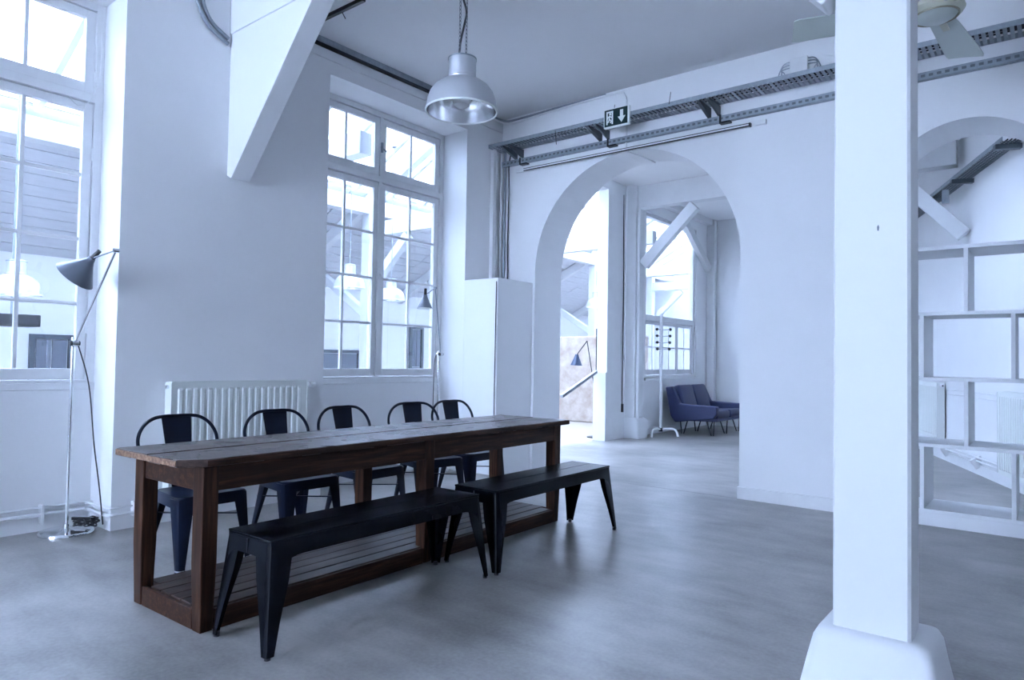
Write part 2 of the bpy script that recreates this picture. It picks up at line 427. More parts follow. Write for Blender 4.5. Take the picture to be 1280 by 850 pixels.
def tall_window(idx, y0, y1, label):
    r = root('window_%d' % idx, label, 'window', (-5.49, y0, ZS), kind='structure')
    W = y1 - y0; H = ZR - ZS; fr = .055; zt = 3.06 - ZS
    m = MB()
    m.box(-.06, .035, 0, fr, 0, H); m.box(-.06, .035, W - fr, W, 0, H)
    m.box(-.06, .035, fr, W - fr, H - fr, H); m.box(-.06, .035, fr, W - fr, 0, .02)
    m.box(-.06, .040, fr, W - fr, zt - .03, zt + .03)
    m.build('window_frame', TRIM, r, bevel=.003)
    MB().box(-.05, .034, W / 2 - .016, W / 2 + .016, zt + .03, H - fr).build('mullion', TRIM, r)
    MB().box(-.02, .036, W / 2 - .022, W / 2 + .022, .02, zt - .03).build('meeting_stile', TRIM, r, bevel=.004)
    MB().box(.0, .048, 0, W, -.05, 0).build('sill', TRIM, r, bevel=.004)
    g = .006
    for a, b in ((fr + g, W / 2 - .016), (W / 2 + .016, W - fr - g)):
        sash(r, a, b, .024, zt - .038, 2, 4)
        sash(r, a, b, zt + .036, H - fr - g, 2, 1)
    hm = MB()
    for zz in (.35, 1.6): hm.tube([(.028, W - fr - .004, zz), (.028, W - fr - .004, zz + .09)], .006, 6)
    hm.tube([(.028, W - fr - .004, zt + .12), (.028, W - fr - .004, zt + .2)], .006, 6)
    hm.build('hinge', TRIM, r)
    k = MB().lathe([(.0, 0), (.018, 0), (.022, .012), (.014, .02), (.0, .022)], 12); k.xf(Matrix.Translation((.036, W / 2, 1.05)) @ Matrix.Rotation(PI / 2, 4, 'Y'))
    k.build('latch_knob', TRIM, r, smooth=True)
    MB().bar((.045, W / 2 - .02, zt + .33), (.045, W / 2 + .06, zt + .30), .012, .012).box(.034, .05, W / 2 - .012, W / 2 + .012, zt + .28, zt + .38).build('top_latch', STEEL, r)
    return r
tall_window(4, RECESS[0][0], RECESS[0][1], 'tall white multi-pane window beside the viewpoint, unseen, added to let in hall light')
tall_window(1, RECESS[1][0], RECESS[1][1], 'tall white multi-pane window beside the chrome floor lamp')
tall_window(2, RECESS[2][0], RECESS[2][1], 'tall white multi-pane window above the chairs, in a deep recess')
# pull cord hanging across the first window
tag(MB().tube(catmull([(-5.43, 1.80, 3.02), (-5.41, 1.86, 2.97), (-5.40, 1.94, 3.05), (-5.40, 1.985, 3.25), (-5.41, 1.99, 3.60)], 6), .004, 5).build('pull_cord', TRIM), 'thin white pull cord looped beside the transom of the window by the chrome lamp', 'cord')

# window behind the sofa
r = root('window_3', 'white window behind the navy sofa, large pane over small panes', 'window', (-5.52, 10.48, .95), kind='structure')
W, H = 2.07, 2.83
m = MB(); m.box(-.05, .05, 0, .07, 0, H); m.box(-.05, .05, W - .07, W, 0, H); m.box(-.05, .05, 0, W, H - .06, H); m.box(-.05, .05, 0, W, 0, .05); m.box(-.05, .06, .07, W - .07, .98, 1.08)
m.build('window_frame', TRIM, r, bevel=.004)
MB().box(.03, .11, -.03, W + .03, -.04, 0).build('sill', TRIM, r, bevel=.004)
for k in range(3):
    a = .07 + k * (W - .14) / 3
    sash(r, a + .004, a + (W - .14) / 3 - .004, .055, .975, 2, 2, st=.05, mun=.022, bot=.09)
inst('pane', pane_mesh(W - .14, H - 1.14), r, (0, .07, 1.08))

# unseen rooflight, added to brighten the slanted wall and the shelves
r = root('window_5', 'small square unseen rooflight, added to brighten the room beyond the arch', 'rooflight', (-2.1, 8.0, 4.2), kind='structure')
m = MB(); m.box(-.54, -.48, -.54, .54, 0, .06); m.box(.48, .54, -.54, .54, 0, .06); m.box(-.48, .48, -.54, -.48, 0, .06); m.box(-.48, .48, .48, .54, 0, .06)
m.build('window_frame', TRIM, r)
MB().box(-.48, .48, -.48, .48, .03, .034).build('pane', ROOFGLASS, r)

# ------------------------------------------------------------------ glass-roofed hall outside the windows
HX0, HX1, HY0, HY1 = -12.3, -6.1, -5.0, 20.0
def hz(x): return 4.12 + .5 * (x + 9.5)
w = MB(); w.box(HX0 - .3, HX0, HY0, HY1, 0, 3.0)
struct(w.build('wall_hall', HALLWALL), 'white far wall of the glass-roofed hall', 'wall')
struct(MB().box(HX0 - .3, -5.6, HY1, HY1 + .3, 0, 6.3).build('wall_hall_end', HALLWALL), 'white end wall of the glass-roofed hall beyond the sofa window', 'wall')
struct(MB().box(HX0 - .3, -5.6, HY0 - .3, HY0, 0, 6.3).build('wall_hall_near_end', HALLWALL), 'white near end wall of the glass-roofed hall', 'wall')
struct(MB().box(-5.9, -5.62, HY0, 9.2, ZC, 6.0).box(-5.9, -5.62, 9.2, HY1, 4.2, 6.0).build('wall_hall_upper', HALLWALL), 'white wall above the windows on the hall side', 'wall')
struct(MB().box(-5.62, -5.5, YF + .3, HY1, 0, 4.2).build('wall_hall_side', HALLWALL), 'white hall wall beyond the sofa room', 'wall')
roof = root('hall_roof', 'sloping hall roof, white boards below and glazing above', 'roof', (0, 0, 0), kind='structure')
sl = math.hypot(1, .5); ang = math.atan(.5); BAY = 3.125
n_b = 13; bw = (-9.5 - HX0) * sl / n_b
bme = MB().box(0, bw - .012, .01, BAY - .01, 0, .03).mesh('plank'); bme.materials.append(BOARDM)
for k in range(8):
    for i in range(n_b):
        x = HX0 + i * bw / sl
        inst('plank', bme, roof, (x, HY0 + k * BAY, hz(x) + random.uniform(-.004, .004)), (0, -ang, 0))
struct(MB().add([(HX0 - .1, HY0, hz(HX0 - .1) + .06), (-9.5, HY0, hz(-9.5) + .06), (-9.5, HY1, hz(-9.5) + .06), (HX0 - .1, HY1, hz(HX0 - .1) + .06)], [(0, 1, 2, 3)]).build('roof_deck', HALLWALL, roof))
gw = BAY / 4
gl = (HX1 + 9.5) * sl / 2
gme = MB().box(0, gl, .02, gw - .02, 0, .004).mesh('pane'); gme.materials.append(ROOFGLASS)
rme = MB().box(0, gl * 2 + .05, -.035, .035, -.10, .02).mesh('glazing_bar'); rme.materials.append(HTIMBER)
for k in range(33):
    if k < 32:
        for j in range(2):
            x = -9.5 + j * gl / sl
            inst('pane', gme, roof, (x, HY0 + k * gw, hz(x) + .04), (0, -ang, 0))
    inst('glazing_bar', rme, roof, (-9.5, HY0 + k * gw, hz(-9.5) + .03), (0, -ang, 0))
pm = MB(); xm = -9.5 + gl / sl
MB().box(xm - .04, xm + .04, HY0, HY1, hz(xm) - .05, hz(xm) + .05).build('cross_rail', HTIMBER, roof)
MB().box(HX1 - .06, -5.9, HY0, HY1, hz(HX1) - .06, hz(HX1) + .12).build('ridge_plate', HTIMBER, roof)
# timber frame of the hall: plate along the hall, posts, tie beams, braces, rafters
def frame_thing(name, label, cat, pts, w_, h_, group=None, upv=(0, 0, 1)):
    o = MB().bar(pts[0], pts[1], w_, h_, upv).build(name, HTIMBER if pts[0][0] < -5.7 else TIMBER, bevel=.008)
    return tag(o, label, cat, group)
frame_thing('roof_plate', 'long white timber plate under the glazing of the hall roof', 'beam', ((-9.5, HY0, 3.86), (-9.5, HY1, 3.86)), .22, .26)
SPOT = ('by the near end wall of the hall', 'level with the window beside the viewpoint', 'between the lamp window and the chair window', 'behind the window above the chairs', 'beside the low stone wall', 'behind the stone wall, seen through the arch', 'by the end wall beyond the sofa window')
for k, yy in enumerate((-4.3, -1.15, 4.6, 7.9, 11.15, 15.4, 18.6)):
    frame_thing('hall_post', 'white timber hall post ' + SPOT[k], 'post', ((-9.5, yy, 0), (-9.5, yy, 3.73)), .2, .2, 'hall roof posts')
    frame_thing('tie_beam', 'white horizontal hall tie beam ' + SPOT[k], 'beam', ((-9.4, yy, 3.45), (-5.62, yy, 3.45)), .16, .24, 'hall tie beams')
    frame_thing('hall_brace', 'white diagonal hall brace under tie beam ' + SPOT[k], 'brace', ((-9.34, yy, 2.52), (-8.50, yy, 3.29)), .13, .15, 'hall braces')
    frame_thing('principal_rafter', 'white sloping hall rafter ' + SPOT[k], 'rafter', ((HX0, yy, hz(HX0) - .12), (-6.2, yy, hz(-6.2) - .14)), .14, .2, 'hall rafters', (0, 0, 1))
    frame_thing('far_strut', 'white hall strut leaning outwards ' + SPOT[k], 'brace', ((-9.58, yy, 2.0), (-11.25, yy, hz(-11.25) - .24)), .13, .14, 'hall struts')
# low whitewashed stone wall in the hall
tag(MB().box(-10.0, -6.2, 11.75, 12.1, 0, 1.72).build('stone_wall', STONE, bevel=.02), 'low whitewashed stone wall in the hall, seen through the arch', 'wall')
# dark doors in the far wall of the hall
def hall_door(y0, y1, z1, label, gl_=True):
    r = root('hall_door', label, 'door', (HX0, (y0 + y1) / 2, 0))
    h = (y1 - y0) / 2
    MB().box(.0, .06, -h, -h + .07, 0, z1).box(.0, .06, h - .07, h, 0, z1).box(.0, .06, -h + .07, h - .07, z1 - .07, z1).build('door_frame', DARKDOOR, r)
    MB().box(.01, .045, -h + .07, h - .07, .02, z1 * .5).build('door_panel', DARKDOOR, r)
    for q in (-1, 1): MB().box(.015, .03, min(0, q * (h - .08)) + .01, max(0, q * (h - .08)) - .01, z1 * .5 + .02, z1 - .08).build('pane', LAMPGREY, r)
    return r
hall_door(8.9, 10.0, 1.38, 'low dark grey cabinet door on the far hall wall, seen through the window recess')
hall_door(11.5, 11.95, 2.0, 'narrow dark door on the far hall wall by the lamp post window edge')
hall_door(3.65, 4.25, 1.5, 'dark door on the far hall wall behind the chrome lamp')

# ------------------------------------------------------------------ structure beyond the arch
t = tag(MB().loft([[(-5.66, 9.20, z), (-5.44, 9.20, z), (-5.44, 9.795, z), (-5.66, 9.795, z)] for z in (0, 1.05)] + [[(-5.62, 9.23, z), (-5.44, 9.23, z), (-5.44, 9.795, z), (-5.62, 9.795, z)] for z in (1.051, 4.055)]).build('timber_post', TIMBER), 'thick white timber post at the hall opening beyond the arch', 'post')
t = root('timber_column', 'white column on a masonry pedestal beside the coat rack', 'column', (-5.36, 9.95, 0))
MB().box(-.09, .09, -.15, .15, .33, 4.06).build('shaft', TIMBER, t, bevel=.012)
MB().loft([rrect(.32, .36, .03, 0, 0, .035), rrect(.31, .35, .03, .28, 0, .035), rrect(.24, .30, .03, .335, 0, .01)]).build('pedestal', PEDM, t, smooth=True)
MB().tube([(.115, -.09, .30), (.115, -.09, 3.7)], .025, 12).build('pipe', TRIM, t, smooth=True)
c = tag(MB().tube(catmull([(-5.44, 9.70, 3.9), (-5.425, 9.70, 2.4), (-5.425, 9.69, .75), (-5.425, 9.70, .55)], 5), .008, 6).build('hanging_cable', BLACK), 'thin black cable down the joint beside the white timber post', 'cable')
MB().bar((-5.425, 9.70, .55), (-5.425, 9.70, .42), .03, .03).build('plug', BLACK, c)
frame_thing('ceiling_beam', 'white ceiling beam spanning the room beyond the arch', 'beam', ((-5.44, 9.98, 3.88), (-.95, 9.98, 3.88)), .2, .36)
frame_thing('diagonal_brace', 'white diagonal brace from pedestal column up to ceiling beam', 'brace', ((-5.20, 9.95, 2.78), (-4.34, 9.95, 3.64)), .12, .17)
frame_thing('wall_brace', 'white diagonal brace in the window wall near the end wall', 'brace', ((-5.38, 11.75, 3.90), (-5.38, 13.0, 3.08)), .1, .15)
frame_thing('corner_post', 'white post in the corner of the sofa room', 'post', ((-5.355, 13.1, 0), (-5.355, 13.1, 4.055)), .12, .16)
frame_thing('wall_plate', 'white timber plate over the sofa window', 'beam', ((-5.375, 10.2, 4.0), (-5.375, 13.03, 4.0)), .12, .115)
frame_thing('diagonal_brace', 'white diagonal brace falling from ceiling beam to the slanted wall above the shelves', 'brace', ((-1.70, 9.76, 3.74), (-.86, 9.76, 2.80)), .14, .17)
tag(MB().bar((-5.5, 8.1, .72), (-5.58, 9.15, 1.06), .045, .045).build('handrail', STEEL), 'slanting grey steel rail at the hall opening beyond the arch', 'rail')

# ------------------------------------------------------------------ top-left corbel, tie beam, pillar
br = root('wall_bracket', 'big white triangular bracket bracing the ceiling beam over the radiator', 'bracket', (XL, 2.875, 2.6))
MB().prism([(0, .03), (.06, 0), (1.12, 1.16), (0, 1.16)], lambda p, t: (p[0], t, p[1]), -.075, .085).build('bracket_plate', WHITE, br, bevel=.005)
tag(MB().box(XL, 1.6, 2.79, 2.98, 3.752, ZC).build('ceiling_beam', WHITE, bevel=.006), 'white tie beam from the triangular bracket to the pillar', 'beam')
tag(MB().tube(catmull([(XL + .02, 2.55, ZC - .01), (XL + .02, 2.56, 3.9), (XL + .02, 2.63, 3.78), (XL + .02, 2.77, 3.70)], 6), .016, 8).tube(catmull([(XL + .02, 2.51, ZC - .01), (XL + .02, 2.52, 3.9), (XL + .02, 2.60, 3.75), (XL + .02, 2.77, 3.66)], 6), .016, 8).build('conduit', STEEL), 'pair of grey conduits curving to the triangular bracket', 'conduit')
cr_ = root('ceiling_cable_rod', 'dark cable rod under the ceiling beside the triangular bracket', 'cable rod', (-4.45, 3.36, 3.98))
MB().bar((-.75, 0, 0), (.28, 0, 0), .03, .03).build('rod', BLACK, cr_)
MB().tube([(0, 0, 0), (.03, .02, -.07)], .004, 5).build('cable_tie', BLACK, cr_)

p = root('pillar', 'square white plastered pillar on a flared base', 'pillar', (-.555, 3.0, 0))
sh = [[(-.133, -.095, .12), (.128, -.095, .12), (.133, -.088, .12), (.133, .09, .12), (-.133, .09, .12)],]
lo = []
for z, s_ in ((.15, 1.0), (1.2, 1.0), (2.4, .985), (3.752, .975)):
    lo.append([(x * s_, y * s_, z) for x, y in ((-.126, -.1), (.122, -.1), (.133, -.089), (.133, .09), (-.133, .09), (-.133, -.093))])
MB().loft(lo).build('shaft', PILLARM, p, bevel=.006)
b_ = MB().loft([rrect(.475, .42, .035, 0, .004, .01), rrect(.435, .375, .035, .10, .004, .01), rrect(.405, .345, .035, .175, .006, .012), rrect(.375, .315, .04, .205, .006, .014), rrect(.30, .24, .05, .214, .004, .0)])
b_.build('plinth', PILLARM, p, smooth=True, angle=60)
MB().prism([(-.003, 0), (.002, -.002), (.004, .012), (.001, .022), (-.004, .014)], lambda q, t: (q[0] + .025, t, q[1] + 1.735), -.1012, -.0985).build('paint_chip', DSTEEL, p, label='tiny dark chip in the pillar paint')
frame_thing('pillar_brace', 'white brace rising from the pillar to the ceiling beam', 'brace', ((-.675, 2.93, 2.70), (-1.55, 2.93, 3.70)), .12, .14)

# ------------------------------------------------------------------ table
TH = 0.01663
tb = root('farm_table', 'long dark wooden farm table with a planked foot shelf', 'table', (-2.913, 1.45, 0), TH)
TW, TL, TZ = .681, 3.025, .763
edges = [0, -.165, -.345, -.515, -TW]
for i in range(4):
    xa, xb = edges[i] - .0015, edges[i + 1] + .0015
    dz = (0, -.002, .001, -.001)[i]
    if i == 0:
        poly = [(xa, .10), (xa, TL), (xb, TL), (xb, 0), (-.075, 0)]
    elif i == 3:
        poly = [(xa, 0), (xa, TL), (xb, TL), (xb, .02), (xb + .02, 0)]
    else:
        poly = [(xa, 0), (xa, TL), (xb, TL), (xb, 0)]
    MB().prism(poly, lambda q, t: (q[0], q[1], t), TZ - .034 + dz, TZ + dz).build('plank', WOODTOP, tb, bevel=.004)
MB().box(.0, .002, .10, TL - .003, TZ - .031, TZ - .004).build('edge_strip', WOODLEG, tb, label='dark rounded front edge of the tabletop')
MB().box(-TW + .02, -.08, -.0035, .0, TZ - .030, TZ - .005).build('worn_edge', WOODEDGE, tb, label='pale worn end grain of the tabletop')
IX, IY, LW, LD = .019, .092, .085, .075
rows_y = (IY, TL / 2 - LD / 2, TL - IY - LD)
for yy in rows_y:
    for xx in (-IX - LW, -TW + IX):
        m = MB(); k = .008
        m.loft([[(xx + k, yy + k, 0), (xx + LW - k, yy + k, 0), (xx + LW - k, yy + LD - k, 0), (xx + k, yy + LD - k, 0)],
                [(xx, yy, .3), (xx + LW, yy, .3), (xx + LW, yy + LD, .3), (xx, yy + LD, .3)],
                [(xx, yy, TZ - .036), (xx + LW, yy, TZ - .036), (xx + LW, yy + LD, TZ - .036), (xx, yy + LD, TZ - .036)]])
        m.build('leg', WOODV, tb, bevel=.005)
za, zb = .615, TZ - .036
for xx in (-IX - .03, -TW + IX + .008):
    for a, b in ((rows_y[0] + LD, rows_y[1]), (rows_y[1] + LD, rows_y[2])):
        MB().box(xx, xx + .022, a, b, za, zb).build('apron', WOODLEG, tb, bevel=.003)
        MB().box(xx, xx + .022, a, b, .0, .092).build('base_rail', WOODLEG, tb, bevel=.004)
for yy in (rows_y[0] + .01, rows_y[2] + LD - .032):
    MB().box(-TW + IX + LW, -IX - LW, yy, yy + .022, za, zb).build('apron', WOODLEG, tb, bevel=.003)
    MB().box(-TW + IX + LW, -IX - LW, yy, yy + .022, .0, .092).build('base_rail', WOODLEG, tb, bevel=.004)
n = 6; x0, x1 = -TW + IX + .03, -IX - .03
for i in range(n):
    a = x0 + (x1 - x0) * i / n + .003; b = x0 + (x1 - x0) * (i + 1) / n - .003
    y0_, y1_ = rows_y[0] + .032, rows_y[2] + LD - .034
    if i in (0, n - 1): y0_ = rows_y[0] + LD; y1_ = rows_y[2]
    MB().box(a, b, y0_, y1_, .076 + random.uniform(-.002, .002), .098 + random.uniform(-.002, .002)).build('shelf_plank', WOODSHELF, tb, bevel=.003)

# ------------------------------------------------------------------ benches
def lsec(cx, cy, sx, sy, a, t, z, ch):
    """angle-iron section with chamfered outer corner; outer corner at (cx,cy), flanges run inwards"""
    pts = [(a, 0), (a, t), (t + ch * .6, t), (t, t + ch * .6), (t, a), (0, a), (0, ch), (ch * .3, ch * .3), (ch, 0)]
    return [(cx - sx * px, cy - sy * py, z) for px, py in pts]
def fillet_plate(L, zt, h, f, drop, k=6):
    """apron outline in (s,z): straight band of height h, curving down into the legs at both ends"""
    pts = [(0, zt), (L, zt), (L, zt - h - drop)]
    for i in range(k + 1):
        a = PI / 2 * i / k
        pts.append((L - f * math.sin(a) * .999 if i else L, zt - h - drop * math.cos(a)) if False else (L - f * (1 - math.cos(a)), zt - h - drop * (1 - math.sin(a))))
    for i in range(k + 1):
        a = PI / 2 * (1 - i / k)
        pts.append((f * (1 - math.cos(a)), zt - h - drop * (1 - math.sin(a))))
    pts.append((0, zt - h - drop))
    out = []
    for q in pts:
        if not out or (abs(q[0] - out[-1][0]) + abs(q[1] - out[-1][1])) > 1e-5: out.append(q)
    return out
def make_bench(label, loc, rz):
    r = root('metal_bench', label, 'bench', loc, rz, 'metal benches along the table')
    tx, ty, zt = .165, .665, .462       # half sizes of the top
    fx, fy = .207, .702                 # foot corners
    # top: two long panels with a seam
    for s_ in (-1, 1):
        x0, x1 = (.002, tx - .004) if s_ > 0 else (-tx + .004, -.002)
        MB().box(x0, x1, -ty + .004, ty - .004, zt - .006, zt + .003).build('seat_panel', BENCHM, r, bevel=.0025)
    m = MB()
    lo = [rrect(2 * tx, 2 * ty, .022, zt - .02), rrect(2 * tx, 2 * ty, .022, zt - .006), rrect(2 * tx - .012, 2 * ty - .012, .02, zt - .001)]
    m.loft(lo, False, True); m.build('top_rim', BENCHM, r, smooth=True)
    # aprons
    for s_ in (-1, 1):
        poly = fillet_plate(2 * ty - .05, zt - .012, .062, .13, .075)
        MB().prism(poly, lambda q, t: (s_ * (tx + t + (zt - q[1]) * .088), q[0] - ty + .025, q[1]), -.004, 0).build('apron', BENCHM, r)
        poly = fillet_plate(2 * tx - .05, zt - .012, .062, .06, .06)
        MB().prism(poly, lambda q, t: (q[0] - tx + .025, s_ * (ty + t + (zt - q[1]) * .075), q[1]), -.004, 0).build('apron', BENCHM, r)
        MB().box(-.002, .002, s_ * (ty + .0005) - .002, s_ * (ty + .007), zt - .07, zt - .014).build('seam', BLACK, r)
    for sx in (-1, 1):
        for sy in (-1, 1):
            lp = []
            for q in (0, .35, .7, 1):
                a = .095 * (1 - q) ** 1.2 + .036
                lp.append(lsec(sx * (tx + (fx - tx) * q), sy * (ty + (fy - ty) * q), sx, sy, a if q else .11, .006, (zt - .014) * (1 - q) + .012 * q, .024 * (1 - q) + .016 * q))
            lg = MB().loft(lp).build('leg', BENCHM, r, smooth=True, angle=35)
            MB().lathe([(.0, 0), (.013, 0), (.013, .02), (0, .02)], 10, (sx * (fx - .017), sy * (fy - .017), 0)).build('foot', BLACK, lg, smooth=True)
    return r
make_bench('black metal bench by the table end facing the radiator and chrome lamp', (-2.692, 2.277, 0), .018)
make_bench('black metal bench by the table end facing the arch', (-2.702, 3.728, 0), .018)

# ------------------------------------------------------------------ chairs
def make_chair():
    r = root('metal_chair', 'x', 'chair', group='metal chairs along the wall side of the table')
    zt = .437
    def sq(w_, z, rr=.045): return [(x, y * (1.0 + .12 * (x / .19)), z) for x, y, z in rrect(w_, w_, rr, z)]
    MB().loft([sq(.385, zt - .062), sq(.378, zt - .008), sq(.366, zt), sq(.30, zt - .004, .05), sq(.12, zt - .008, .04)], False, True).build('seat', CHAIRM, r, smooth=True, angle=50)
    for sx in (-1, 1):
        for sy in (-1, 1):
            wy = 1.12 if sx > 0 else .88
            tx, ty, fx, fy = .186, .186 * wy, .225 if sx > 0 else .245, .205 * (1.05 if sx > 0 else 1.0)
            lp = []
            for q in (0, .35, .7, 1):
                a = .062 * (1 - q) + .032
                lp.append(lsec(sx * (tx + (fx - tx) * q), sy * (ty + (fy - ty) * q), sx, sy, a, .005, (zt - .012) * (1 - q) + .012 * q, .03 * (1 - q) + .018 * q))
            lg = MB().loft(lp).build('leg', CHAIRM, r, smooth=True, angle=35)
            MB().lathe([(.0, 0), (.012, 0), (.012, .02), (0, .02)], 8, (sx * (fx - .016), sy * (fy - .016), 0)).build('foot', BLACK, lg, smooth=True)
            q = .9; lp = [lsec(sx * (tx + (fx - tx) * q + .0012), sy * (ty + (fy - ty) * q + .0012), sx, sy, .036, .006, (zt - .012) * (1 - q) + .012 * q - dz, .02) for dz in (0, .008)]
            MB().loft(lp).build('worn_band', WEAR, lg, label='bare worn metal near the foot')
    zz = .30
    MB().bar((-.20, -.165, zz), (.19, .19, zz), .016, .006).build('cross_brace', CHAIRM, r)
    MB().bar((-.20, .165, zz + .008), (.19, -.19, zz + .008), .016, .006).build('cross_brace', CHAIRM, r)
    half = [(-.176, .155, .40), (-.188, .178, .47), (-.215, .216, .58), (-.243, .238, .68), (-.262, .230, .745), (-.277, .195, .80), (-.286, .140, .836), (-.291, .075, .847), (-.292, 0, .847)]
    path = half + [(x, -y, z) for x, y, z in reversed(half[:-1])]
    MB().tube(catmull(path, 5), .0105, 8).build('back_frame', CHAIRM, r, smooth=True)
    lo = []
    for i in range(7):
        q = i / 6; hw = .062 + .028 * q; x = -.182 - .108 * q ** .9; z = .42 + .425 * q
        lo.append([(x - .006 * (1 - (u * u)) - d, u * hw, z) for u, d in ((-1, 0), (-.5, 0), (0, 0), (.5, 0), (1, 0), (1, .004), (.5, .004), (0, .004), (-.5, .004), (-1, .004))])
    MB().loft(lo).build('back_splat', CHAIRM, r, smooth=True, angle=50)
    return r
ch0 = make_chair()
spots = (((-3.925, 2.035), .0, 'black metal chair nearest the chrome floor lamp, first along the table'),
         ((-3.925, 2.70), -.03, 'black metal chair in front of the radiator, second from the chrome floor lamp'),
         ((-3.93, 3.285), .02, 'black metal chair between radiator and window, third from the chrome floor lamp'),
         ((-3.95, 3.945), -.22, 'black metal chair turned askew below the window, fourth from the chrome floor lamp'),
         ((-3.955, 4.46), -.08, 'black metal chair nearest the boxed-in corner, last along the table'))
for i, ((x, y), a, lb) in enumerate(spots):
    c = ch0 if i == 0 else copy_tree(ch0)
    c.location = (x, y, 0); c.rotation_euler = (0, 0, a); c['label'] = lb

# ------------------------------------------------------------------ radiators
def make_radiator(label, L, H, loc, rz, grp=None):
    """local: x along the length, -y towards the room (wall at y=+.11), z up"""
    r = root('radiator', label, 'radiator', loc, rz, grp)
    def panel(y):
        m = MB(); pts = [(0.0, 0), (.03, 0)]
        x = .03; pitch = .0555
        while x + pitch < L - .03:
            pts += [(x + .008, .0), (x + .016, .010), (x + pitch - .016, .010), (x + pitch - .008, 0)]; x += pitch
        pts += [(L, 0)]
        zs = [.0, .045, .06, H - .06, H - .045, H]
        loops = []
        for z in zs:
            k = 1.0 if .05 < z < H - .05 else 0.0
            loops.append([(px, y - .0 + py * k * -1 + .0, z) for px, py in pts])
        n = len(pts); V = [q for l in loops for q in l]; F = []
        for a in range(len(zs) - 1):
            for i in range(n - 1): F.append((a * n + i, a * n + i + 1, (a + 1) * n + i + 1, (a + 1) * n + i))
        m.add(V, F)
        m.box(0, L, y + .001, y + .012, 0, H)
        return m
    panel(0).build('front_panel', RADM, r)
    MB().box(0, L, .075, .087, 0, H).build('rear_panel', RADM, r)
    for x in (-.012, L): MB().box(x, x + .012, -.006, .09, .01, H - .004).build('side_cover', RADM, r, bevel=.003)
    g = MB(); g.box(-.006, L + .006, -.004, .004, H - .006, H + .004); g.box(-.006, L + .006, .082, .09, H - .006, H + .004)
    k = 0.0
    while k < L: g.box(k, k + .008, .004, .082, H - .006, H + .002); k += .022
    g.build('top_grille', RADM, r)
    v = MB().tube([(L + .01, .04, H - .035), (L + .05, .04, H - .035)], .013, 10).tube([(L + .05, .04, H - .035), (L + .105, .04, H - .035)], [.022, .019], 12)
    v.build('valve', TRIM, r, smooth=True)
    MB().tube([(L + .105, .04, H - .035), (L + .112, .04, H - .035)], .010, 10).build('valve_cap', BLACK, r)
    MB().tube([(-.012, .04, H - .035), (-.028, .04, H - .035)], .014, 10).build('vent_plug', CHROME, r, smooth=True)
    MB().box(.15, .19, .087, .11, .1, H - .1).box(L - .19, L - .15, .087, .11, .1, H - .1).build('wall_bracket', STEEL, r)
    return r
make_radiator('white panel radiator on the wall behind the chairs', 1.13, .83, (-5.1 + .11, 2.375, .19), PI / 2)
rzs = math.atan2(SD.y, SD.x)
def slot_t(x, y): return (Vector((x, y, 0)) - SA).dot(SD)
ta = slot_t(-1.233, 10.602)
make_radiator('white panel radiator seen end-on through the open shelves', .95, .74, spt(ta - .95, .11, .27), rzs)
tb_ = slot_t(-.472, 8.647)
make_radiator('white panel radiator on the slanted wall, seen face-on through the open shelves', 1.15, .84, spt(tb_, .11, .14), rzs)
pp = root('heating_pipes', 'pair of heating pipes low on the slanted wall', 'pipe', spt(ta + 1.0, 0, 0))
o_ = pp.location.copy()
for z, y_ in ((.16, .045), (.20, .045)):
    MB().tube([spt(ta - .3, y_, z) - o_, spt(6.2, y_, z) - o_], .011, 8).build('pipe', TRIM, pp, smooth=True)
for z in (.87, .93): MB().tube([spt(ta, .012, z) - o_, spt(tb_, .012, z) - o_], .006, 6).build('pipe', TRIM, pp, smooth=True)
for t_ in (ta + .12, ta + 1.25): MB().bar(spt(t_, 0, .10) - o_, spt(t_, .06, .19) - o_, .05, .12).build('pipe_bracket', TRIM, pp)

# heating pipes along the left wall
pl = root('heating_pipes', 'white heating pipe pair along the foot of the window wall behind the chrome lamp', 'pipe', (-5.3, 1.9, 0))
off = Vector((-5.3, 1.9, 0))
for z, d in ((.115, .035), (.16, .03)):
    pts = [(XB + d, .2, z), (XB + d, 1.90, z + .005), (XB + d + .03, 1.98, z), (XB + .10, 2.03 - d, z), (XL - .04, 2.03 - d, z), (XL + d - .01, 2.03 - d + .01, z), (XL + d, 2.08, z), (XL + d, 2.33, z)]
    MB().tube([Vector(q) - off for q in catmull(pts, 4)], .012 if z < .15 else .008, 8).build('pipe', TRIM, pl, smooth=True)
for y_ in (1.0, 1.72): MB().box(XB + 5.3, XB + .05 + 5.3, y_ - 1.91, y_ - 1.89, .06, .18).build('pipe_clip', TRIM, pl)
MB().box(XL + 5.3, XL + .05 + 5.3, 2.16 - 1.9, 2.18 - 1.9, .09, .19).build('pipe_clip', TRIM, pl)
pl2 = tag(MB().tube([(XL + .035, 3.55, .12), (XL + .035, 3.75, .12)], .012, 8).tube([(XB + .035, 3.78, .12), (XB + .035, 5.55, .12)], .012, 8).build('heating_pipe', TRIM, smooth=True), 'white heating pipe running under the window recess behind the chairs', 'pipe')

